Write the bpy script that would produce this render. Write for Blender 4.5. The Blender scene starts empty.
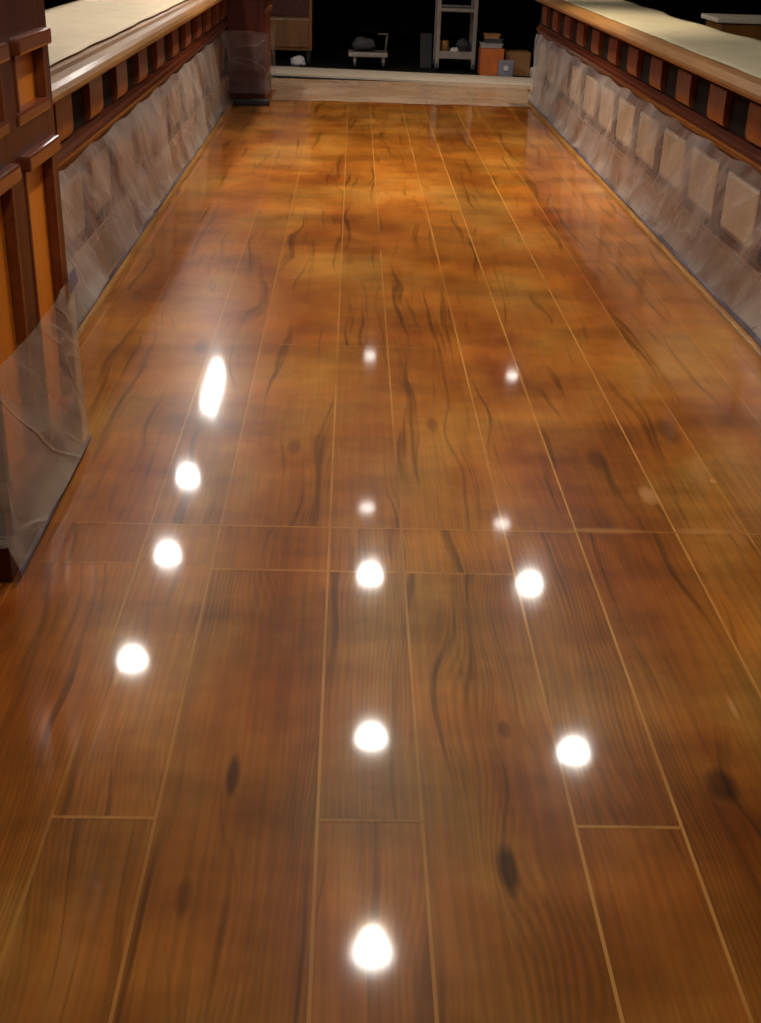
import bpy, bmesh, math, random
from mathutils import Vector, Matrix, noise
random.seed(7)
S = bpy.context.scene
COL = S.collection
# ------------------------------------------------------------------ camera
cam_d = bpy.data.cameras.new('camera'); cam = bpy.data.objects.new('camera', cam_d); COL.objects.link(cam)
F, ROLL, CX, CY, H = 1200.0, math.radians(2.0), 380.5, 511.5, 1.65
Yc = Vector((356-CX, -82-CY, F)).normalized()
hd = Vector((math.cos(ROLL), math.sin(ROLL), 0))
Nc = hd.cross(Yc).normalized()
if Nc.y > 0: Nc = -Nc
Xc = Yc.cross(Nc).normalized()
# world = rows of M applied on camera axes (right, down, forward)
M = Matrix((Xc, Yc, Nc))
right = M @ Vector((1, 0, 0)); up = M @ Vector((0, -1, 0)); back = M @ Vector((0, 0, -1))
R3 = Matrix((right, up, back)).transposed()
cam.matrix_world = Matrix.Translation((0, 0, H)) @ R3.to_4x4()
cam_d.sensor_fit = 'HORIZONTAL'; cam_d.sensor_width = 36.0
cam_d.lens = 36.0 * F / 761.0
cam_d.clip_start = 0.05; cam_d.clip_end = 100
S.camera = cam
# ------------------------------------------------------------------ world, exposure
w = bpy.data.worlds.new('world'); S.world = w; w.use_nodes = True
w.node_tree.nodes['Background'].inputs[0].default_value = (0.02, 0.016, 0.014, 1)
w.node_tree.nodes['Background'].inputs[1].default_value = 0.3
S.view_settings.view_transform = 'Standard'; S.view_settings.look = 'None'
S.view_settings.gamma = 1.0; S.view_settings.use_curve_mapping = False
S.view_settings.exposure = 0.0
LAMP = 100.0          # radiance of a downlight lens
LAMP_COL = (1.0, 0.95, 0.88, 1)
SPOT = 240.0          # watts of the reflector beam of a downlight
CEIL = 3.0

# ------------------------------------------------------------------ material helpers
class NT:
    def __init__(s, name):
        s.m = bpy.data.materials.new(name); s.m.use_nodes = True
        s.t = s.m.node_tree; s.t.nodes.clear()
        s.out = s.t.nodes.new('ShaderNodeOutputMaterial')
    def n(s, typ, **kw):
        nd = s.t.nodes.new(typ)
        for k, v in kw.items(): setattr(nd, k, v)
        return nd
    def put(s, sock, v):
        if isinstance(v, bpy.types.NodeSocket): s.t.links.new(v, sock)
        elif v is not None: sock.default_value = v
    def math(s, op, a, b=None, c=None, clamp=False):
        nd = s.n('ShaderNodeMath', operation=op); nd.use_clamp = clamp
        s.put(nd.inputs[0], a)
        if b is not None: s.put(nd.inputs[1], b)
        if c is not None: s.put(nd.inputs[2], c)
        return nd.outputs[0]
    def xyz(s, x, y, z=0.0):
        nd = s.n('ShaderNodeCombineXYZ')
        s.put(nd.inputs[0], x); s.put(nd.inputs[1], y); s.put(nd.inputs[2], z)
        return nd.outputs[0]
    def noise(s, vec, scale=1.0, detail=3.0, rough=0.5, dist=0.0):
        nd = s.n('ShaderNodeTexNoise'); s.put(nd.inputs['Vector'], vec)
        nd.inputs['Scale'].default_value = scale; nd.inputs['Detail'].default_value = detail
        nd.inputs['Roughness'].default_value = rough; nd.inputs['Distortion'].default_value = dist
        return nd.outputs['Fac']
    def ramp(s, fac, stops):
        nd = s.n('ShaderNodeValToRGB'); s.put(nd.inputs[0], fac); e = nd.color_ramp.elements
        while len(e) > 1: e.remove(e[0])
        e[0].position = stops[0][0]; e[0].color = (*stops[0][1], 1)
        for p, c in stops[1:]:
            k = e.new(p); k.color = (*c, 1)
        return nd.outputs[0]
    def mixc(s, fac, a, b, mode='MIX'):
        nd = s.n('ShaderNodeMix', data_type='RGBA', blend_type=mode)
        s.put(nd.inputs[0], fac); s.put(nd.inputs[6], a); s.put(nd.inputs[7], b)
        return nd.outputs[2]
    def maprange(s, v, a, b, c=0.0, d=1.0):
        nd = s.n('ShaderNodeMapRange'); nd.clamp = True
        s.put(nd.inputs[0], v)
        for i, q in enumerate((a, b, c, d)): nd.inputs[i+1].default_value = q
        return nd.outputs[0]
    def bsdf(s, **kw):
        nd = s.n('ShaderNodeBsdfPrincipled')
        for k, v in kw.items(): s.put(nd.inputs[k.replace('_', ' ')], v)
        s.t.links.new(nd.outputs[0], s.out.inputs[0]); return nd
    def bump(s, h, strength=0.3, dist=0.01):
        nd = s.n('ShaderNodeBump'); nd.inputs['Strength'].default_value = strength
        nd.inputs['Distance'].default_value = dist; s.put(nd.inputs['Height'], h); return nd.outputs[0]

def objvec(t, scale=(1, 1, 1), rot=(0, 0, 0)):
    tc = t.n('ShaderNodeTexCoord'); mp = t.n('ShaderNodeMapping')
    mp.inputs['Scale'].default_value = scale; mp.inputs['Rotation'].default_value = rot
    t.t.links.new(tc.outputs['Object'], mp.inputs[0]); return mp.outputs[0]

def wood_mat(name, light, dark, scale=(14, 1.5, 14), rough=0.3, coat=0.3, spec=0.5):
    t = NT(name); v = objvec(t, scale)
    n1 = t.noise(v, 1.0, 5, 0.6, 0.6); n2 = t.noise(v, 5.0, 3, 0.6)
    f = t.math('ADD', t.math('MULTIPLY', n1, 0.7), t.math('MULTIPLY', n2, 0.3))
    c = t.ramp(f, [(0.3, dark), (0.68, light)])
    t.bsdf(Base_Color=c, Roughness=rough, Coat_Weight=coat, Coat_Roughness=0.15, Normal=t.bump(n2, 0.15, 0.003))
    t.t.nodes['Principled BSDF'].inputs['Specular IOR Level'].default_value = spec
    return t.m

def plain_mat(name, col, rough=0.5, metal=0.0, var=0.25, scale=8.0, spec=0.5):
    t = NT(name); v = objvec(t, (1, 1, 1)); n = t.noise(v, scale, 4, 0.6)
    d = tuple(c*(1-var) for c in col); l = tuple(min(1, c*(1+var)) for c in col)
    t.bsdf(Base_Color=t.ramp(n, [(0.3, d), (0.7, l)]), Roughness=rough, Metallic=metal)
    t.t.nodes['Principled BSDF'].inputs['Specular IOR Level'].default_value = spec
    return t.m

def emit_mat(name, col, st):
    t = NT(name); e = t.n('ShaderNodeEmission'); e.inputs[0].default_value = col; e.inputs[1].default_value = st
    t.t.links.new(e.outputs[0], t.out.inputs[0]); return t.m

def plastic_mat(name, tint=(0.56, 0.51, 0.50), lo=0.14, hi=0.60, vs=(1, 1, 1), rough=0.28):
    t = NT(name); v0 = objvec(t, vs, (0.62, 0, 0))
    m2 = t.n('ShaderNodeMapping'); m2.inputs['Scale'].default_value = (1.0, 0.55, 2.4); t.put(m2.inputs[0], v0); v = m2.outputs[0]
    n1 = t.noise(v, 1.7, 2, 0.5, 0.5)
    crease = t.math('ABSOLUTE', t.math('SUBTRACT', n1, 0.5))
    cr = t.maprange(crease, 0.0, 0.03, 1.0, 0.0)
    n2 = t.noise(v, 1.3, 4, 0.6, 0.4)
    fac = t.math('ADD', t.maprange(n2, 0.36, 0.64, lo, hi), t.math('MULTIPLY', cr, 0.10), clamp=True)
    p = t.n('ShaderNodeBsdfPrincipled'); p.inputs['Base Color'].default_value = (*tint, 1)
    p.inputs['Roughness'].default_value = rough; p.inputs['Specular IOR Level'].default_value = 0.6
    t.t.links.new(t.bump(t.math('ADD', n1, t.math('MULTIPLY', cr, 0.3)), 0.6, 0.02), p.inputs['Normal'])
    tr = t.n('ShaderNodeBsdfTransparent'); tr.inputs[0].default_value = (0.95, 0.94, 0.95, 1)
    mx = t.n('ShaderNodeMixShader'); t.put(mx.inputs[0], fac)
    t.t.links.new(tr.outputs[0], mx.inputs[1]); t.t.links.new(p.outputs[0], mx.inputs[2])
    t.t.links.new(mx.outputs[0], t.out.inputs[0]); return t.m

# ------------------------------------------------------------------ floor material
KNOTS = [(-0.226, 2.055, .014, .065, .9), (0.332, 1.778, .020, .070, 1.0), (0.826, 2.043, .032, .055, .85),
         (0.868, 3.776, .030, .090, .5), (0.314, 4.063, .022, .07, .5), (-0.175, 3.833, .022, .07, .5),
         (0.375, 2.229, .014, .035, .6), (-0.285, 1.70, .016, .05, .5), (1.18, 4.05, .035, .12, .6),
         (-0.62, 4.9, .03, .1, .4), (1.3, 6.2, .03, .1, .4), (0.0, 6.4, .025, .1, .35)]
def floor_mat():
    t = NT('lacquered_plank_floor')
    g = t.n('ShaderNodeNewGeometry'); sp = t.n('ShaderNodeSeparateXYZ'); t.t.links.new(g.outputs['Position'], sp.inputs[0])
    x, y = sp.outputs[0], sp.outputs[1]
    at = t.n('ShaderNodeAttribute', attribute_name='plank'); sa = t.n('ShaderNodeSeparateColor'); t.t.links.new(at.outputs['Color'], sa.inputs[0])
    r1, r2, seam = sa.outputs[0], sa.outputs[1], sa.outputs[2]
    yo = t.math('ADD', y, t.math('MULTIPLY', r1, 17.0))
    # contour field: straight grain + slow wander + swirl round the knots
    wander = t.noise(t.xyz(t.math('MULTIPLY', x, 2.6), t.math('MULTIPLY', yo, 0.75), r2), 1.0, 2, 0.5)
    fld = t.math('ADD', x, t.math('MULTIPLY', wander, 0.28))
    dark = None; ring = None
    for (kx, ky, kw, kl, ks) in KNOTS:
        dx = t.math('SUBTRACT', x, kx); dy = t.math('SUBTRACT', y, ky)
        q = t.math('ADD', t.math('POWER', t.math('ABSOLUTE', t.math('DIVIDE', dx, kw)), 2.0), t.math('POWER', t.math('ABSOLUTE', t.math('DIVIDE', dy, kl)), 2.0))
        core = t.math('MULTIPLY', t.maprange(q, 0.35, 1.5, 1.0, 0.0), ks)
        dark = core if dark is None else t.math('MAXIMUM', dark, core)
        sw = t.math('MULTIPLY', t.math('EXPONENT', t.math('MULTIPLY', q, -0.10)), 0.05*ks)
        fld = t.math('ADD', fld, sw)
    fine = t.noise(t.xyz(t.math('MULTIPLY', x, 75.0), t.math('MULTIPLY', yo, 2.2), r2), 1.0, 1, 0.5)
    wave = t.math('SINE', t.math('ADD', t.math('MULTIPLY', fld, 500.0), t.math('MULTIPLY', fine, 3.0)))
    wave = t.math('MULTIPLY_ADD', wave, 0.5, 0.5)
    zone = t.noise(t.xyz(t.math('MULTIPLY', x, 4.0), t.math('MULTIPLY', yo, 0.9), 3.1), 1.0, 2, 0.5)
    zone = t.maprange(zone, 0.40, 0.62)
    # the figured boards lie at the near end; the far boards are plainer
    wave = t.math('MULTIPLY', wave, t.math('MULTIPLY', zone, t.maprange(y, 2.9, 4.3, 1.0, 0.0)))
    fine = t.math('MULTIPLY_ADD', t.math('SUBTRACT', fine, 0.5), t.maprange(y, 3.2, 5.2, 1.0, 0.0), 0.5)
    streak = t.noise(t.xyz(t.math('MULTIPLY', fld, 26.0), t.math('MULTIPLY', yo, 0.8), 1.7), 1.0, 2, 0.6, 0.4)
    sdark = t.maprange(streak, 0.565, 0.70)
    cloud = t.noise(t.xyz(t.math('MULTIPLY', x, 1.9), t.math('MULTIPLY', y, 0.9), 9.0), 1.0, 4, 0.6, 0.3)
    cloud2 = t.noise(t.xyz(t.math('MULTIPLY', x, 1.6), t.math('MULTIPLY', y, 2.8), 4.0), 1.0, 4, 0.6)
    base = t.ramp(cloud, [(0.30, FC[0]), (0.5, FC[1]), (0.70, FC[2])])
    tint = t.math('MULTIPLY_ADD', r2, 0.22, 0.86)
    vm = t.math('MULTIPLY', tint, t.maprange(cloud2, 0.34, 0.64, 0.64, 1.16))
    vm = t.math('MULTIPLY', vm, t.math('MULTIPLY_ADD', wave, -0.25, 1.0))
    vm = t.math('MULTIPLY', vm, t.maprange(fine, 0.35, 0.65, 0.86, 1.08))
    vm = t.math('MULTIPLY', vm, t.math('MULTIPLY_ADD', sdark, -0.5, 1.0))
    vm = t.math('MULTIPLY', vm, t.math('MULTIPLY_ADD', dark, -0.72, 1.0))
    hv = t.n('ShaderNodeHueSaturation'); t.put(hv.inputs['Value'], vm); t.put(hv.inputs['Color'], base)
    # scored lines, worn thin in places
    worn = t.noise(t.xyz(t.math('MULTIPLY', x, 3.0), t.math('MULTIPLY', y, 1.6), 6.0), 1.0, 3, 0.6)
    sf = t.math('MULTIPLY', seam, t.maprange(worn, 0.36, 0.58, 0.30, 0.9))
    c = t.mixc(sf, hv.outputs[0], (0.62, 0.30, 0.075, 1))
    # pale dried patches in the finish
    for (px_, py_, w_, l_, s_) in [(0.985, 3.50, .028, .07, .55), (-0.535, 2.42, .008, .045, .6), (0.93, 2.33, .008, .05, .5), (1.23, 3.62, .012, .018, .6), (0.80, 3.24, .12, .02, .3), (1.1, 3.25, .09, .02, .25)]:
        dx = t.math('DIVIDE', t.math('SUBTRACT', x, px_), w_); dy = t.math('DIVIDE', t.math('SUBTRACT', y, py_), l_)
        q = t.math('ADD', t.math('MULTIPLY', dx, dx), t.math('MULTIPLY', dy, dy))
        q = t.math('ADD', q, t.math('MULTIPLY', fine, 0.5))
        c = t.mixc(t.maprange(q, 0.5, 1.6, s_, 0.0), c, (0.62, 0.32, 0.13, 1))
    rn = t.noise(t.xyz(t.math('MULTIPLY', x, 2.0), t.math('MULTIPLY', y, 1.5), 12.0), 1.0, 3, 0.6)
    low = t.noise(t.xyz(t.math('MULTIPLY', x, 5.0), t.math('MULTIPLY', y, 2.5), 2.0), 1.0, 2, 0.5)
    b = t.bsdf(Base_Color=c, Roughness=t.maprange(rn, 0.3, 0.7, 0.28, 0.34), Coat_Weight=1.0, Coat_IOR=1.33,
               Coat_Roughness=t.maprange(rn, 0.3, 0.7, 0.05, 0.07))
    b.inputs['Specular IOR Level'].default_value = 0.14
    return t.m
FC = [(0.23, 0.050, 0.006), (0.38, 0.125, 0.015), (0.45, 0.205, 0.038)]

MAT = {
 'floor': floor_mat(),
 'dark_floor': plain_mat('unlit_floor', (0.010, 0.008, 0.007), 0.8, spec=0.1),  # darkness beyond the bars put into the floor colour
 'ceiling': plain_mat('warm_plaster', (0.050, 0.040, 0.032), 0.9, var=0.08, scale=2),
 'wall': plain_mat('unlit_black', (0.012, 0.009, 0.008), 0.9, spec=0.1),  # near-black colour stands in for the unlit room
 'mahogany': wood_mat('mahogany', (0.12, 0.022, 0.007), (0.040, 0.008, 0.003)),
 'moulding': wood_mat('moulding_wood', (0.26, 0.065, 0.018), (0.11, 0.024, 0.008)),
 'ebony': wood_mat('dark_frieze_wood', (0.035, 0.008, 0.004), (0.015, 0.004, 0.003)),
 'mahogany_v': wood_mat('mahogany_upright', (0.10, 0.014, 0.004), (0.035, 0.005, 0.002), (14, 14, 1.5), 0.4, 0.08, 0.3),
 'orange_v': wood_mat('orange_panel_wood', (0.80, 0.25, 0.018), (0.52, 0.14, 0.010), (12, 12, 1.2), 0.35, 0.2),
 'corbel': wood_mat('corbel_wood', (0.21, 0.045, 0.009), (0.085, 0.017, 0.005), (8, 8, 3), 0.4, 0.2),
 'rail': wood_mat('bar_rail_wood', (0.32, 0.15, 0.042), (0.17, 0.07, 0.018), (14, 1.2, 14), 0.45, 0.1, 0.35),
 'bartop': wood_mat('bar_top_wood', (0.34, 0.21, 0.10), (0.22, 0.12, 0.055), (10, 1.2, 10), 0.3, 0.4),
 'tan_v': wood_mat('tan_panel_wood', (0.62, 0.47, 0.30), (0.45, 0.31, 0.17), (10, 10, 1.2), 0.5, 0.1),
 'dim_v': wood_mat('dim_panel_wood', (0.30, 0.17, 0.10), (0.20, 0.10, 0.05), (10, 10, 1.2), 0.5, 0.1),
 'stile_v': wood_mat('stile_wood', (0.20, 0.085, 0.035), (0.11, 0.04, 0.015), (14, 14, 1.5), 0.4, 0.2),
 'shoe': wood_mat('shoe_wood', (0.42, 0.20, 0.05), (0.12, 0.05, 0.015), (20, 2.5, 20), 0.35, 0.3),
 'black': plain_mat('black_paint', (0.010, 0.009, 0.010), 0.5),
 'paper_shaded': plain_mat('shaded_cream_paper', (0.35, 0.30, 0.20), 0.75, var=0.08, scale=6, spec=0.2),  # same paper, weaker light on the right bar put into its colour
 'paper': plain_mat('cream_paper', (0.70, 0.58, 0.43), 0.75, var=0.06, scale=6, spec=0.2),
 'plastic': plastic_mat('clear_poly_sheet'),
 'wrap_plastic': plastic_mat('pillar_poly_sheet', (0.80, 0.68, 0.56), 0.18, 0.46),
 'thin_plastic': plastic_mat('thin_poly_sheet', (0.60, 0.52, 0.50), 0.03, 0.26),
 'floor_plastic': plastic_mat('floor_poly_sheet', (0.46, 0.34, 0.25), 0.28, 0.50, (1, 1, 1), 0.45),
 'tape': plain_mat('blue_grey_tape', (0.11, 0.095, 0.14), 0.5, var=0.75, scale=2.5),
 'threshold': plain_mat('pale_stone', (0.42, 0.35, 0.29), 0.6, var=0.12, scale=5),
 'metal': plain_mat('dull_metal', (0.26, 0.22, 0.20), 0.45, 0.4, 0.15),
 'grey': plain_mat('grey_board', (0.30, 0.28, 0.28), 0.6, 0, 0.2),
 'darkgrey': plain_mat('dark_grey_cloth', (0.045, 0.042, 0.045), 0.9, 0, 0.4),
 'white': plain_mat('white_cloth', (0.5, 0.46, 0.46), 0.8, 0, 0.1),
 'redbox': plain_mat('orange_red_card', (0.42, 0.095, 0.012), 0.6, 0, 0.25, 4),
 'card': plain_mat('brown_card', (0.28, 0.13, 0.045), 0.8, 0, 0.2, 4),
 'lilac': plain_mat('grey_lilac_board', (0.17, 0.16, 0.21), 0.6, 0, 0.2),
 'backwood': wood_mat('cabinet_wood', (0.32, 0.12, 0.022), (0.17, 0.06, 0.012), (6, 6, 1), 0.4, 0.2),
 'trim_white': plain_mat('white_enamel', (0.7, 0.7, 0.68), 0.4, 0, 0.05),
 'lens': emit_mat('lit_lens', LAMP_COL, LAMP),
 'lens_small': emit_mat('lit_lens_small', LAMP_COL, LAMP*0.22),
}

# ------------------------------------------------------------------ mesh helpers
def finish(name, bm, mat, parent=None, smooth=False, bevel=0.0):
    if bevel:
        bmesh.ops.bevel(bm, geom=[e for e in bm.edges if len(e.link_faces) == 2 and e.calc_face_angle(0) > 0.6], offset=bevel, segments=2, affect='EDGES', profile=0.6)
    bmesh.ops.recalc_face_normals(bm, faces=bm.faces)
    me = bpy.data.meshes.new(name); bm.to_mesh(me); bm.free()
    me.materials.append(MAT[mat] if isinstance(mat, str) else mat)
    if smooth:
        for p in me.polygons: p.use_smooth = True
    o = bpy.data.objects.new(name, me); COL.objects.link(o)
    if parent:
        o.parent = parent; o.matrix_parent_inverse = Matrix.Translation(-parent.location)
        # keep geometry in world coordinates: shift mesh instead of using an inverse
        o.matrix_parent_inverse = Matrix.Identity(4)
        me.transform(Matrix.Rotation(-parent.rotation_euler.z, 4, 'Z') @ Matrix.Translation(-parent.location))
    return o
def box(bm, x0, x1, y0, y1, z0, z1):
    r = bmesh.ops.create_cube(bm, size=1.0)
    for v in r['verts']:
        v.co = Vector((x0 + (v.co.x+.5)*(x1-x0), y0 + (v.co.y+.5)*(y1-y0), z0 + (v.co.z+.5)*(z1-z0)))
    return r['verts']
def boxes(lst):
    bm = bmesh.new()
    for b in lst: box(bm, *b)
    return bm
def extrude_y(bm, prof, y0, y1):
    """closed profile of (x, z) points swept from y0 to y1"""
    a = [bm.verts.new((x, y0, z)) for x, z in prof]; b = [bm.verts.new((x, y1, z)) for x, z in prof]
    n = len(prof)
    for i in range(n): bm.faces.new((a[i], a[(i+1) % n], b[(i+1) % n], b[i]))
    bm.faces.new(a[::-1]); bm.faces.new(b)
def tube(bm, pts, r, seg=10):
    pts = [Vector(p) for p in pts]; rings = []
    for i, p in enumerate(pts):
        d = (pts[min(i+1, len(pts)-1)] - pts[max(i-1, 0)]).normalized()
        u = d.orthogonal().normalized(); v = d.cross(u)
        if rings:
            u = (pu - d*pu.dot(d)).normalized(); v = d.cross(u)
        pu = u
        rings.append([bm.verts.new(p + (u*math.cos(a*2*math.pi/seg) + v*math.sin(a*2*math.pi/seg))*r) for a in range(seg)])
    for a, b in zip(rings, rings[1:]):
        for i in range(seg): bm.faces.new((a[i], a[(i+1) % seg], b[(i+1) % seg], b[i]))
    bm.faces.new(rings[0][::-1]); bm.faces.new(rings[-1])
def lathe(bm, cx, cy, prof, seg=24):
    """profile of (r, z)"""
    rings = []
    for r, z in prof:
        if r < 1e-6: rings.append([bm.verts.new((cx, cy, z))])
        else: rings.append([bm.verts.new((cx+r*math.cos(a*2*math.pi/seg), cy+r*math.sin(a*2*math.pi/seg), z)) for a in range(seg)])
    for a, b in zip(rings, rings[1:]):
        for i in range(seg):
            j = (i+1) % seg
            if len(a) == 1 and len(b) == 1: continue
            if len(a) == 1: bm.faces.new((a[0], b[j], b[i]))
            elif len(b) == 1: bm.faces.new((a[i], a[j], b[0]))
            else: bm.faces.new((a[i], a[j], b[j], b[i]))
def tag(o, label, cat, group=None):
    o['label'] = label; o['category'] = cat
    if group: o['group'] = group
    return o
def thing(name, loc, label, cat, group=None, rz=0.0):
    o = bpy.data.objects.new(name, None); COL.objects.link(o); o.location = loc; o.rotation_euler.z = rz
    o.empty_display_size = 0.1
    return tag(o, label, cat, group)
def struct(o): o['kind'] = 'structure'; return o

# ------------------------------------------------------------------ setting
X0, X1, Y0, Y1 = -5.5, 6.5, -3.5, 21.0
SEAMS = [(-1.11, .35), (-.90, .25), (-.58, .38), (-.37, .45), (-.042, .62), (.172, .6), (.485, .9), (.705, .95), (1.012, .95), (1.235, .45), (1.55, .35), (1.76, .2)]
CROSS = [(-.58, -.37, 1.915, .6), (-.042, .172, 1.915, .35), (.485, .705, 1.905, .75),
         (-.37, .485, 2.955, .45), (-.9, -.37, 2.98, .25), (-.80, .705, 3.225, .5), (.705, 1.3, 3.235, .3),
         (-.30, .30, 4.94, .35), (.485, .705, 5.6, .3), (-.58, -.042, 7.4, .25), (.172, .485, 8.1, .3), (.705, 1.012, 7.0, .25), (-1.11, -.58, 5.7, .2)]
def build_floor():
    bm = bmesh.new(); lay = bm.loops.layers.float_color.new('plank')
    def quad(x0, x1, y0, y1, z, c):
        f = bm.faces.new([bm.verts.new(p) for p in ((x0, y0, z), (x1, y0, z), (x1, y1, z), (x0, y1, z))])
        for l in f.loops: l[lay] = (*c, 1)
    xs = [-1.45] + [s[0] for s in SEAMS] + [2.1]
    rnd = random.Random(3)
    for a, b in zip(xs, xs[1:]):
        ys = sorted({Y0, 14.35} | {c[2] for c in CROSS if c[0] < (a+b)/2 < c[1]})
        for p, q in zip(ys, ys[1:]): quad(a, b, p, q, 0, (rnd.random(), rnd.random(), 0))
    for x, s in SEAMS:
        w_ = 0.0035
        n = 24; prev = None
        for i in range(n):
            ya, yb = Y0 + (14.35-Y0)*i/n, Y0 + (14.35-Y0)*(i+1)/n
            quad(x-w_, x+w_, ya, yb, .0005, (.3, .5, s))
    for x0, x1, y, s in CROSS: quad(x0, x1, y-.0045, y+.0045, .0007, (.3, .5, s))
    o = finish('floor', bm, 'floor'); struct(o)
build_floor()
struct(finish('floor', boxes([(X0, -1.451, Y0, 14.3, -.05, -.001), (2.101, X1, Y0, 14.3, -.05, -.001), (X0, X1, 14.3, Y1, -.05, -.003)]), 'dark_floor'))
struct(finish('ceiling', boxes([(X0, X1, Y0, Y1, CEIL, CEIL+.08)]), 'ceiling'))
struct(finish('wall_left', boxes([(X0-.1, X0, Y0, Y1, 0, CEIL)]), 'wall'))
struct(finish('wall_right', boxes([(X1, X1+.1, Y0, Y1, 0, CEIL)]), 'wall'))
struct(finish('wall_back', boxes([(X0-.1, X1+.1, Y1, Y1+.1, 0, CEIL)]), 'wall'))
struct(finish('wall_front', boxes([(X0-.1, X1+.1, Y0-.1, Y0, 0, CEIL)]), 'wall'))
struct(finish('trim_1', boxes([(X0, X1, 14.3, 14.5, 2.15, CEIL)]), 'wall'))     # unseen beam added to keep lamp light out of the far room
# threshold strip across the far end, slightly askew
bm = bmesh.new()
pts = [(-1.3, 14.66), (2.35, 14.14), (2.35, 14.92), (-1.3, 15.42)]
va = [bm.verts.new((x, y, 0)) for x, y in pts]; vb = [bm.verts.new((x, y, .022)) for x, y in pts]
bm.faces.new(vb)
for i in range(4): bm.faces.new((va[i], va[(i+1) % 4], vb[(i+1) % 4], vb[i]))
struct(finish('trim_2', bm, 'threshold', bevel=.008))

# ------------------------------------------------------------------ downlights
def downlight(x, y, label, small=False, power=1.0):
    t = thing('downlight', (x, y, CEIL), label, 'ceiling light', 'recessed ceiling downlights')
    bm = bmesh.new(); r = .07 if small else .092
    lathe(bm, x, y, [(r+.045, CEIL), (r+.042, CEIL-.012), (r+.01, CEIL-.018), (r, CEIL-.012), (r, CEIL)], 32)
    finish('trim_ring', bm, 'trim_white', t, True)
    bm = bmesh.new()
    d = .015 if small else .10
    prof = [(r*math.cos(a), CEIL-.004-d*math.sin(a)) for a in [i*math.pi/2/8 for i in range(9)]]; prof[-1] = (0, prof[-1][1])
    lathe(bm, x, y, prof, 24)
    finish('lens', bm, 'lens_small' if small else 'lens', t, True)
    ld = bpy.data.lights.new('spot', 'SPOT'); ld.energy = SPOT*power; ld.color = (1, .85, .62); ld.spot_size = math.radians(96); ld.spot_blend = .75; ld.shadow_soft_size = .05
    lo = bpy.data.objects.new('spot', ld); COL.objects.link(lo); lo.parent = t; lo.location = (0, 0, -.095)
L = 'ceiling downlight mirrored in the floor, '
downlight(-1.435, 6.98, L+'nearest glare of the left row', power=.3)
downlight(-1.405, 8.50, L+'second nearest glare of the left row', power=.3)
downlight(-1.432, 9.99, L+'round glare right below the long one on the left', power=.3)
t = thing('tube_lamp', (-1.437, 12.1, CEIL), 'ceiling tube lamp mirrored as the long upright glare at left on the floor', 'ceiling light')
bm = bmesh.new(); box(bm, -1.53, -1.345, 11.4, 12.8, CEIL-.03, CEIL); finish('lamp_housing', bm, 'trim_white', t, bevel=.006)
bm = bmesh.new(); tube(bm, [(-1.437, 11.47, CEIL-.075), (-1.437, 11.49, CEIL-.075), (-1.437, 12.71, CEIL-.075), (-1.437, 12.73, CEIL-.075)], .055, 16); finish('tube', bm, 'lens', t, True)
for yy in (11.44, 12.73):
    finish('end_holder', boxes([(-1.50, -1.375, yy, yy+.03, CEIL-.135, CEIL-.028)]), 'trim_white', t)
# unseen lamps added to brighten the near floor, their glare falls below the frame
downlight(.19, 2.10, 'added fill light over the aisle, just over the camera', power=.07)
downlight(1.46, 2.10, 'added fill light right of the aisle, nearest the camera', power=.07)
downlight(-1.60, 2.40, 'added fill light left of and before the near left pillar', power=.07)
downlight(.19, .20, 'added fill light over the aisle, behind the camera', power=.07)
downlight(.184, 4.40, L+'lowest and largest of all', power=1.2)
downlight(.198, 6.15, L+'middle row, second from the bottom edge', power=1.2)
downlight(.214, 8.23, L+'middle row, third from the bottom edge', power=1.2)
downlight(.200, 9.46, L+'small one of the middle row nearer the camera', True, 1.3)
downlight(.269, 13.54, L+'small one of the middle row farthest away', True, .75)
downlight(1.461, 6.03, L+'nearest glare of the right row', power=.2)
downlight(1.458, 8.13, L+'second nearest glare of the right row', power=.2)
downlight(1.362, 9.20, L+'small flat one of the right row nearer the camera', True)
downlight(1.888, 12.96, L+'small flat one of the right row farthest away', True, .75)

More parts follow.
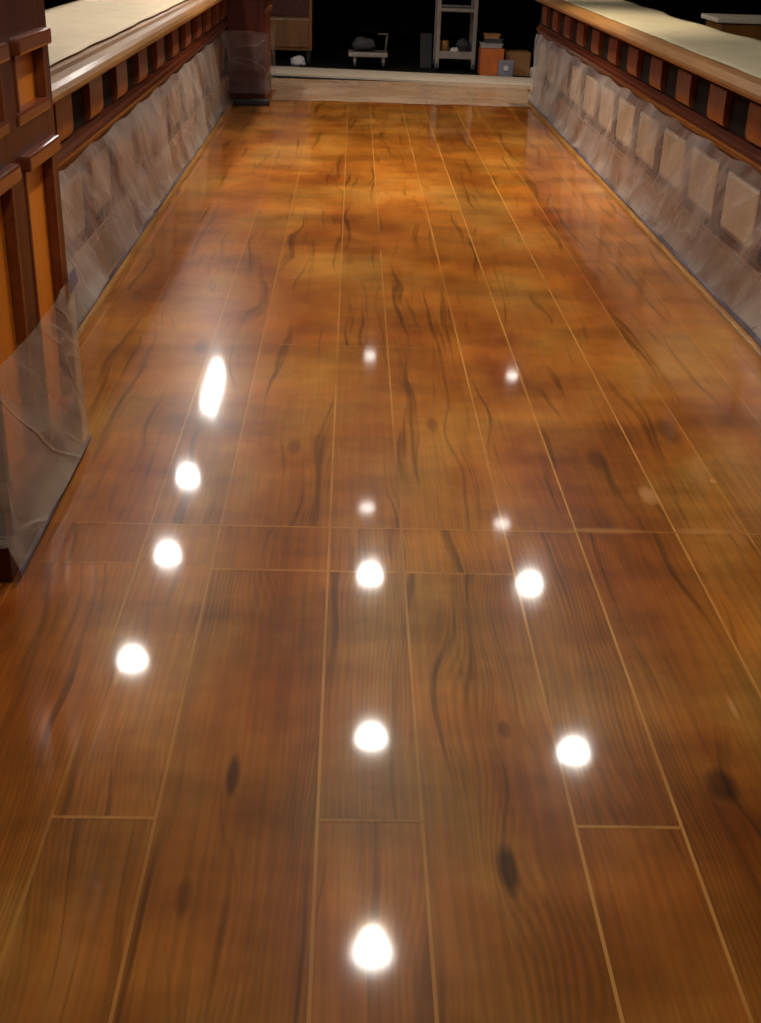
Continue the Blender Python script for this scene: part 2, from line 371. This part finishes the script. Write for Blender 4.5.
# ------------------------------------------------------------------ bar counters
TOP = 1.06
def bar_counter(name, label, face, edge, back, y0, y1, s, corb0, panel='tan_v', sw=.09):
    """s = +1 when the front faces +x (left bar), -1 when it faces -x (right bar)"""
    t = thing(name, (face - s*.3, (y0+y1)/2, 0), label, 'bar counter')
    def bx(d0, d1, ya, yb, za, zb):        # d = distance proud of the face
        a, b = face + s*d0, face + s*d1
        return (min(a, b), max(a, b), ya, yb, za, zb)
    finish('body', boxes([bx(-.55, -.03, y0, y1, .0, 1.0)]), 'mahogany', t)
    # front: base, stiles, panels
    finish('baseboard', boxes([bx(-.03, .022, y0, y1, 0, .24), bx(-.03, .012, y0, y1, .24, .265)]), 'dim_v', t, bevel=.004)
    P = .68; n = int((y1-y0)/P)+2
    st = bmesh.new(); box(st, *bx(-.03, 0, y0, y1, .265, .30)); box(st, *bx(-.03, 0, y0, y1, .60, .675))
    for i in range(-1, n):
        yc = corb0 + i*P - int((corb0-y0)/P)*P
        a, b = max(yc-sw, y0), min(yc+sw, y1)
        if b > a: box(st, *bx(-.03, 0, a, b, .30, .60))
    finish('front_frame', st, 'mahogany_v', t, bevel=.003)
    for i in range(-1, n):
        yc = corb0 + i*P - int((corb0-y0)/P)*P
        a, b = max(yc+sw, y0), min(yc+P-sw, y1)
        if b-a < .15: continue
        bm = bmesh.new()
        q = [bx(-.02, -.02, a, b, .30, .60), bx(-.004, -.004, a+.04, b-.04, .33, .57)]
        V = [[bm.verts.new((k[0], yy, zz)) for yy, zz in ((k[2], k[4]), (k[3], k[4]), (k[3], k[5]), (k[2], k[5]))] for k in q]
        bm.faces.new(V[1])
        for j in range(4): bm.faces.new((V[0][j], V[0][(j+1) % 4], V[1][(j+1) % 4], V[1][j]))
        finish('front_panel', bm, panel, t)
    # ledge moulding under the frieze
    prof = [(-.03, .675), (.014, .675), (.020, .690), (.030, .700), (.034, .716), (.030, .732), (.016, .742), (.010, .766), (-.03, .772)]
    bm = bmesh.new(); extrude_y(bm, [(face+s*a, z) for a, z in prof], y0, y1)
    finish('ledge_moulding', bm, 'mahogany', t)
    finish('frieze', boxes([bx(-.03, .0, y0, y1, .772, 1.0)]), 'wall', t)  # near-black colour stands in for shade in the gaps between corbels
    # scrolled corbels below the bar top
    cd = .034
    pr = [(0, .95), (cd, .95), (cd, .83)] + [(cd*(.45+.55*math.cos(a)), .83-.05*math.sin(a)) for a in [math.pi/2*k/6 for k in range(1, 7)]] + [(cd*.30, .778), (0, .772)]
    yc = corb0
    while yc - P > y0+.05: yc -= P
    while yc < y1-.15:
        bm = bmesh.new(); extrude_y(bm, [(face+s*a, z) for a, z in pr], yc, yc+.30)
        finish('corbel', bm, 'corbel', t, bevel=.004); yc += P
    # bar top with rolled arm rail
    e = abs(edge-face); ty = y1
    w_ = abs(back-face)
    prof = [(-w_, 1.0), (-w_, TOP-.012), (e-.20, TOP-.012), (e-.20, 1.0)]
    bm = bmesh.new(); extrude_y(bm, [(face+s*a, z) for a, z in prof], y0, ty)
    finish('counter_top', bm, 'bartop', t)
    prof = [(e-.199, .985), (e-.199, TOP-.012), (e-.17, TOP-.016), (e-.145, TOP-.010), (e-.12, TOP+.004), (e-.08, TOP+.010), (e-.04, TOP+.005), (e-.015, TOP-.006), (e, TOP-.022), (e+.002, TOP-.036), (e-.010, TOP-.048), (e-.028, TOP-.053), (e-.035, TOP-.063), (e-.055, TOP-.070), (e-.075, TOP-.075)]
    bm = bmesh.new(); extrude_y(bm, [(face+s*a, z) for a, z in prof], y0, ty)
    finish('arm_rail', bm, 'rail', t)
    return t
bar_counter('bar_counter', 'long dark mahogany bar counter along the left, paper laid on its top', -1.22, -1.07, -2.02, 3.86, 12.20, 1, 5.72, 'dim_v')
bar_counter('bar_counter', 'long dark mahogany bar counter along the right edge of the photo', 1.858, 1.695, 2.44, 2.0, 12.85, -1, 6.12, 'tan_v', .06)

# quarter round at the foot of each bar
def shoe(name, face, s, y0, y1, mat):
    bm = bmesh.new()
    r = .034
    prof = [(face, 0)] + [(face+s*(.022+r*math.cos(a)), r*.75*math.sin(a)) for a in [math.pi/2*k/6 for k in range(7)]] + [(face, r*.75)]
    extrude_y(bm, prof, y0, y1)
    struct(finish(name, bm, mat))
shoe('baseboard_left', -1.198, 1, 3.82, 12.25, 'shoe')
shoe('baseboard_right', 1.836, -1, 2.0, 12.85, 'shoe')

# ------------------------------------------------------------------ protective paper on the bar tops
def sheet(name, f, nu, nv, mat, label, cat, thick=.0, smooth=True, parent=None):
    bm = bmesh.new()
    g = [[bm.verts.new(f(i/nu, j/nv)) for j in range(nv+1)] for i in range(nu+1)]
    for i in range(nu):
        for j in range(nv): bm.faces.new((g[i][j], g[i+1][j], g[i+1][j+1], g[i][j+1]))
    o = finish(name, bm, mat, parent, smooth)
    if thick:
        md = o.modifiers.new('s', 'SOLIDIFY'); md.thickness = thick; md.offset = 0
    if label: tag(o, label, cat)
    return o
def nz(a, b, c=0.0): return noise.noise(Vector((a, b, c)))
def paper(x0, x1, y0, y1, wav, seed):
    def f(u, v):
        y = y0 + u*(y1-y0); x = x0 + v*(x1-x0) + v*wav*nz(y*1.1, seed) + (1-v)*.012*nz(y*2, seed+5)
        return (x, y, TOP-.001 + .003*abs(nz(x*3, y*1.5, seed)) + (.012*max(0, nz(y*1.3, 3, seed)) if v > .9 else 0))
    return f
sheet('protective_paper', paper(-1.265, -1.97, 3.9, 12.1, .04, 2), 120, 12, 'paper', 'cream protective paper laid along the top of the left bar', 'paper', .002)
sheet('protective_paper', paper(1.835, 2.42, 2.2, 12.7, .09, 8), 120, 12, 'paper_shaded', 'pale cream protective paper with wavy edge on top of the right bar', 'paper', .002)

# ------------------------------------------------------------------ plastic sheeting over the bar fronts
def front_sheet(face, s, y0, y1, seed, label):
    def f(u, v):
        y = y0 + u*(y1-y0)
        top = .694 - .020*abs(math.sin(math.pi*(y-.2)/.68)) - .012*abs(nz(y*4, seed))
        z = .045 + v*(top-.045)
        d = .040 + .014*nz(y*1.6+z*2.2, z*3.5-y*.7, seed) + .008*nz(y*5+z*5, z*8, seed+3) + .012*max(0, math.sin(y*3.1+z*6+seed))*(1-abs(2*v-1))
        if v < .12: d += .018*(1-v/.12)
        if v > .9: d = d*(1-v)*10 + .030*(1-(1-v)*10)
        return (face + s*max(d, .028), y, z)
    o = sheet('plastic_sheet', f, 260, 22, 'plastic', label, 'plastic sheet')
    bm = bmesh.new()
    n = 120; prev = None
    for i in range(n+1):
        y = y0 + (y1-y0)*i/n; w_ = .004*nz(y*3, seed)
        a = bm.verts.new((face+s*(.060), y, .034+w_)); b = bm.verts.new((face+s*.054, y, .054+w_*2))
        if prev: bm.faces.new((prev[0], a, b, prev[1]))
        prev = (a, b)
    tp = finish('tape_strip', bm, 'tape', o); tp['label'] = 'blue grey tape along the bottom hem'
    return o
front_sheet(-1.22, 1, 3.90, 12.15, 1.0, 'clear wrinkled plastic sheet taped over the front of the left bar')
front_sheet(1.858, -1, 2.0, 12.86, 6.0, 'clear wrinkled plastic sheet taped over the front of the right bar')

# ------------------------------------------------------------------ pilasters at the ends of the left bar
def pilaster(y0, y1, xf, xb, h, label, rows, ncol):
    t = thing('pilaster', ((xf+xb)/2, (y0+y1)/2, 0), label, 'pillar')
    finish('core', boxes([(xb, xf-.035, y0+.035, y1-.035, 0, h)]), 'mahogany_v', t)
    finish('plinth', boxes([(xb, xf+.004, y0-.004, y1+.004, 0, .14)]), 'mahogany_v', t, bevel=.006)
    # aisle face: stiles, rails
    pw = (y1-y0)/ncol; st = .085
    fr = bmesh.new()
    for i in range(ncol+1):
        yc = y0 + i*pw
        a, b = (y0, y0+st) if i == 0 else ((y1-st, y1) if i == ncol else (yc-st, yc+st*.9))
        box(fr, xf-.05, xf, a, b, .14, h)
    zs = [.14] + [z for r in rows for z in r] + [h]
    for k in range(0, len(zs), 2): box(fr, xf-.0495, xf-.0005, y0+.01, y1-.01, zs[k], zs[k+1])
    finish('face_frame', fr, 'mahogany_v', t, bevel=.003)
    for i in range(ncol):
        a = y0 + (st if i == 0 else i*pw+st*.9); b = y0 + (i+1)*pw - st
        for (z0, z1) in rows:
            finish('face_panel', boxes([(xf-.034, xf-.028, a, b, z0, z1)]), 'orange_v', t)
            # raised bolection moulding, with a heavier cap above and sill below
            m = bmesh.new(); w_ = .032
            for (ya, yb, za, zb, pj) in ((a-w_, b+w_, z1-.004, z1+.040, .026), (a-w_, b+w_, z0-.030, z0+.006, .007),
                                     (a-w_*.5, a+.004, z0, z1, .005), (b-.004, b+w_*.5, z0, z1, .005)):
                box(m, xf-.03, xf+pj, ya, yb, za, zb)
            finish('panel_moulding', m, 'moulding', t, bevel=.008)
    # end faces
    for (ya, yb) in ((y0, y0+.036), (y1-.036, y1)):
        finish('end_board', boxes([(xb, xf-.051, ya, yb, .14, h)]), 'mahogany_v', t, bevel=.003)
    return t
pilaster(2.86, 3.80, -.90, -1.45, CEIL-.02, 'tall carved mahogany pillar with orange panels at the near left corner', [(.22, 1.0), (1.145, 1.30), (1.56, 2.15), (2.30, 2.8)], 2)
pilaster(12.27, 13.2, -.85, -1.20, .955, 'short plastic wrapped pillar closing the far end of the left bar', [(.25, .80)], 2)

# bar top carried over the short pillar
bm = bmesh.new(); extrude_y(bm, [(-2.02, .96), (-2.02, TOP-.012), (-.98, TOP-.012), (-.94, TOP+.012), (-.86, TOP+.008), (-.835, TOP-.02), (-.85, TOP-.07), (-.89, TOP-.10)], 12.215, 13.24)
tag(finish('counter_end_cap', bm, 'rail', bevel=.004), 'end piece of the left bar top capping the short far pillar', 'counter top')
# plastic round the near pillar
def near_wrap():
    path = [(-1.44, 2.84), (-.90, 2.84), (-.888, 2.85), (-.888, 3.80), (-.90, 3.815), (-1.10, 3.815)]
    seg = [0]
    for a, b in zip(path, path[1:]): seg.append(seg[-1] + math.dist(a, b))
    def f(u, v):
        d = u*seg[-1]
        k = max(i for i in range(len(path)-1) if seg[i] <= d + 1e-9)
        q = (d-seg[k])/(seg[k+1]-seg[k]); x = path[k][0]+(path[k+1][0]-path[k][0])*q; y = path[k][1]+(path[k+1][1]-path[k][1])*q
        top = .60 - .05*max(0, math.sin((y-3.0)*5))*.3 + .01*nz(d*6, 1)
        z0 = .12 if y < 2.85 else .04
        z = z0 + v*(top-z0)
        o = .010*nz(d*5+z*3, z*4, 3.3) + .012*max(0, math.sin(y*7+z*5))*math.sin(v*math.pi)
        if v < .15: o += .015*(1-v/.15)
        if 2.85 <= y <= 3.80: x += max(0, o) + .006
        else: y += (-1 if y < 3 else 1)*max(0, o)
        return (x, y, z)
    o = sheet('plastic_sheet', f, 160, 24, 'wrap_plastic', 'clear plastic sheet wrapped round the foot of the near left pillar', 'plastic sheet')
    bm = bmesh.new()
    n = 40; prev = None
    for i in range(n+1):
        y = 2.85 + .95*i/n
        a = bm.verts.new((-.868, y, .030)); b = bm.verts.new((-.874, y, .050+.006*nz(y*5, 2)))
        if prev: bm.faces.new((prev[0], a, b, prev[1]))
        prev = (a, b)
    tp = finish('tape_strip', bm, 'tape', o); tp['label'] = 'grey tape along the bottom hem'
    bm = bmesh.new(); sheetv = [(-.868, 3.68, .63), (-.868, 3.76, .635), (-.862, 3.77, .585), (-.862, 3.67, .575)]
    bm.faces.new([bm.verts.new(p) for p in sheetv]); tp = finish('tape_patch', bm, 'tape', o)
    md = tp.modifiers.new('s', 'SOLIDIFY'); md.thickness = .001
near_wrap()
def far_wrap():
    path = [(-1.19, 12.215), (-.825, 12.215), (-.805, 12.24), (-.805, 13.22)]
    seg = [0]
    for a, b in zip(path, path[1:]): seg.append(seg[-1] + math.dist(a, b))
    def f(u, v):
        d = u*seg[-1]; k = max(i for i in range(len(path)-1) if seg[i] <= d + 1e-9)
        q = (d-seg[k])/(seg[k+1]-seg[k]); x = path[k][0]+(path[k+1][0]-path[k][0])*q; y = path[k][1]+(path[k+1][1]-path[k][1])*q
        top = .66 + .02*nz(d*5, 4); z = .10 + v*(top-.10)
        o = .010*abs(nz(d*6+z*4, z*5, 5.3))
        if y > 12.24: x += o
        else: y -= o
        return (x, y, z)
    sheet('plastic_sheet', f, 60, 16, 'thin_plastic', 'clear plastic sheet wrapped round the short far pillar', 'plastic sheet')
far_wrap()
# black band at the foot of the far pillar
bm = boxes([(-1.14, -.80, 12.10, 12.20, .0, .055)])
tag(finish('folded_strip', bm, 'black', bevel=.01), 'black folded strip lying against the foot of the far pillar', 'strip')

# ------------------------------------------------------------------ plastic lying on the floor at the far end
def fs(u, v):
    x = -.80 + u*2.72 - (.35*(1-u) if v > .42 else 0); y = 12.52 + v*1.75 + .03*nz(x*2, 1, 0)*(1-v) - (.10*u*v)
    return (x, y, .006 + .010*abs(nz(x*2.4, y*2.0, 2)) + .004*abs(nz(x*8, y*7, 3)))
sheet('floor_sheet', fs, 90, 50, 'floor_plastic', 'milky plastic sheet lying across the floor before the far threshold', 'plastic sheet')

# ------------------------------------------------------------------ far room contents
def lump(bm, c, r, seed, sz=(1, 1, .6)):
    q = bmesh.ops.create_icosphere(bm, subdivisions=3, radius=1)
    for v in q['verts']:
        k = 1 + .35*noise.noise(v.co*1.6 + Vector((seed, 0, 0)))
        v.co = Vector((c[0]+v.co.x*r*sz[0]*k, c[1]+v.co.y*r*sz[1]*k, c[2]+max(v.co.z, -.75)*r*sz[2]*k))
# wooden cabinet standing beyond the left pillar
t = thing('cabinet', (-.78, 16.4, 0), 'orange brown wooden cabinet on legs beyond the short far pillar', 'cabinet')
finish('body', boxes([(-1.25, -.52, 16.12, 16.7, .13, 1.3)]), 'backwood', t, bevel=.01)
finish('door', boxes([(-1.20, -.56, 16.095, 16.118, .17, .50)]), 'backwood', t, bevel=.008)
dr = finish('drawer', boxes([(-1.20, -.56, 16.095, 16.118, .53, .95)]), 'mahogany', t, bevel=.008)
for x in (-1.2, -.57):
    for y in (16.17, 16.63): finish('leg', boxes([(x-.02, x+.03, y-.025, y+.025, 0, .13)]), 'black', t)
bm = bmesh.new(); lump(bm, (-.68, 15.62, .055), .085, 3, (1.2, .9, .75))
tag(finish('crumpled_cloth', bm, 'white', smooth=True), 'small crumpled white cloth on the floor in front of the cabinet', 'cloth')
# platform dolly
t = thing('dolly', (.19, 15.75, 0), 'low grey dolly on small wheels, left of the tall cart', 'dolly')
finish('deck', boxes([(-.06, .42, 15.55, 15.95, .135, .185)]), 'metal', t, bevel=.008)
for x in (.02, .37):
    for y in (15.6, 15.9):
        lg = finish('leg', boxes([(x-.018, x+.018, y-.018, y+.018, .07, .135)]), 'metal', t)
        bm = bmesh.new(); bmesh.ops.create_cone(bm, cap_ends=True, segments=16, radius1=.04, radius2=.04, depth=.03, matrix=Matrix.Translation((x, y, .04)) @ Matrix.Rotation(math.pi/2, 4, 'Y'))
        finish('wheel', bm, 'black', t, bevel=.004)
bm = bmesh.new(); tube(bm, [(.40, 15.9, .185), (.41, 15.92, .32), (.42, 15.94, .37), (.30, 15.95, .37)], .012); finish('handle', bm, 'metal', t, True)
bm = bmesh.new(); lump(bm, (.13, 15.74, .27), .13, 9, (1.1, .8, .6)); tag(finish('rag_heap', bm, 'darkgrey', smooth=True), 'dark grey rag heap lying on the low dolly', 'rags')
# tall utility cart
t = thing('utility_cart', (1.22, 15.7, 0), 'tall open metal utility cart standing beyond the threshold', 'cart')
fx0, fx1, fy0, fy1 = 1.02, 1.46, 15.52, 15.95
for x in (fx0, fx1):
    for y in (fy0, fy1):
        bm = bmesh.new(); box(bm, x-.024, x+.024, y-.02, y+.02, .10, .88); finish('post', bm, 'metal', t, bevel=.005)
        bm = bmesh.new(); bmesh.ops.create_cone(bm, cap_ends=True, segments=16, radius1=.045, radius2=.045, depth=.03, matrix=Matrix.Translation((x, y, .045)) @ Matrix.Rotation(math.pi/2, 4, 'Y'))
        wh = finish('wheel', bm, 'black', t, bevel=.004)
        finish('wheel_fork', boxes([(x-.022, x+.022, y-.012, y+.012, .045, .10)]), 'metal', t)
finish('lower_tray', boxes([(fx0, fx1, fy0, fy1, .15, .19), (fx0, fx1, fy0-.012, fy0+.004, .15, .235), (fx0, fx1, fy1-.004, fy1+.012, .15, .235)]), 'metal', t, bevel=.004)
finish('upper_tray', boxes([(fx0, fx1, fy0, fy1, .68, .71), (fx0, fx1, fy0-.012, fy0+.004, .68, .72), (fx0, fx1, fy1-.004, fy1+.012, .66, .73)]), 'metal', t, bevel=.004)
bm = bmesh.new(); tube(bm, [(fx0, fy0, .86), (fx0, fy0-.06, .90), (fx1, fy0-.06, .90), (fx1, fy0, .86)], .014); finish('push_handle', bm, 'metal', t, True)
bm = bmesh.new(); lathe(bm, 1.11, 15.66, [(0, .191), (.055, .191), (.06, .20), (.06, .33), (.055, .345), (.03, .35), (0, .35)], 20)
tag(finish('tin_can', bm, 'shoe', smooth=True), 'small yellow brown tin standing in the lower tray of the tall cart', 'tin')
bm = bmesh.new(); lump(bm, (1.235, 15.60, .235), .05, 5, (1, .8, .8)); tag(finish('white_rag', bm, 'white', smooth=True), 'small white rag lying in the lower tray of the tall cart', 'rag')
bm = bmesh.new(); lump(bm, (1.34, 15.76, .285), .09, 15, (.9, .9, .9)); tag(finish('rag_heap', bm, 'darkgrey', smooth=True), 'dark rag heap in the lower tray of the tall cart', 'rags')
# board leaning at the left of the cart
bm = bmesh.new(); box(bm, -.07, .07, -.012, .012, 0, .40)
o = finish('leaning_board', bm, 'darkgrey'); o.location = (.905, 15.90, .0); o.rotation_euler = (math.radians(-10), 0, .1); tag(o, 'dim grey board leaning just left of the tall cart', 'board')
# boxes
def carton(x0, x1, y0, y1, z0, z1, mat, label, name='cardboard_box', lid=True):
    t = thing(name, ((x0+x1)/2, (y0+y1)/2, z0), label, 'box')
    finish('body', boxes([(x0, x1, y0, y1, z0, z1)]), mat, t, bevel=.006)
    if lid:
        ym = (y0+y1)/2
        finish('flap', boxes([(x0+.002, x1-.002, y0, ym-.004, z1, z1+.007)]), mat, t); finish('flap', boxes([(x0+.002, x1-.002, ym+.004, y1, z1, z1+.007)]), mat, t)
    return t
carton(1.52, 1.80, 15.22, 15.52, .0, .30, 'redbox', 'orange red carton right of the tall cart, grey trays on it')
for k, (dx, w_, m_, lb) in enumerate([(0.0, .25, 'grey', 'pale grey flat tray lying directly on the orange red carton'), (.02, .20, 'darkgrey', 'dark flat tray between the two pale trays on the carton'), (.0, .17, 'card', 'small brownish flat box topmost on the stack over the carton')]):
    z = .308 + k*.052
    t = thing('flat_tray', (1.63+dx, 15.36, z), lb, 'tray')
    finish('body', boxes([(1.65+dx-w_/2, 1.65+dx+w_/2, 15.26, 15.46, z, z+.038)]), m_, t, bevel=.008)
    finish('rim', boxes([(1.65+dx-w_/2-.012, 1.65+dx+w_/2+.012, 15.25, 15.47, z+.038, z+.050)]), m_, t, bevel=.004)
carton(1.83, 2.13, 15.30, 15.62, .0, .26, 'card', 'brown cardboard box beside the orange red carton')
t = thing('tool_case', (1.78, 15.05, 0), 'square grey lilac case with white round badge before the cardboard box', 'case')
finish('body', boxes([(1.73, 1.91, 15.12, 15.20, .0, .19)]), 'lilac', t, bevel=.012)
bm = bmesh.new(); bmesh.ops.create_cone(bm, cap_ends=True, segments=20, radius1=.032, radius2=.028, depth=.012, matrix=Matrix.Translation((1.82, 15.115, .10)) @ Matrix.Rotation(math.pi/2, 4, 'X')); finish('badge', bm, 'white', t)
bm = bmesh.new(); lathe(bm, 2.17, 15.12, [(0, .0), (.05, .0), (.06, .01), (.065, .09), (.055, .12), (.02, .13), (0, .13)], 18)
tag(finish('plastic_tub', bm, 'threshold', smooth=True), 'small pale tub at the right end of the boxes', 'tub')
# back counter and tables beyond the right bar
t = thing('service_counter', (4.1, 11.4, 0), 'brown wooden service counter with pale top, partly hidden behind the right bar', 'counter')
finish('body', boxes([(3.14, 4.9, 11.0, 11.5, .0, .945)]), 'backwood', t, bevel=.01)
finish('top', boxes([(3.10, 4.95, 10.97, 11.53, .945, .985)]), 'paper', t, bevel=.006)
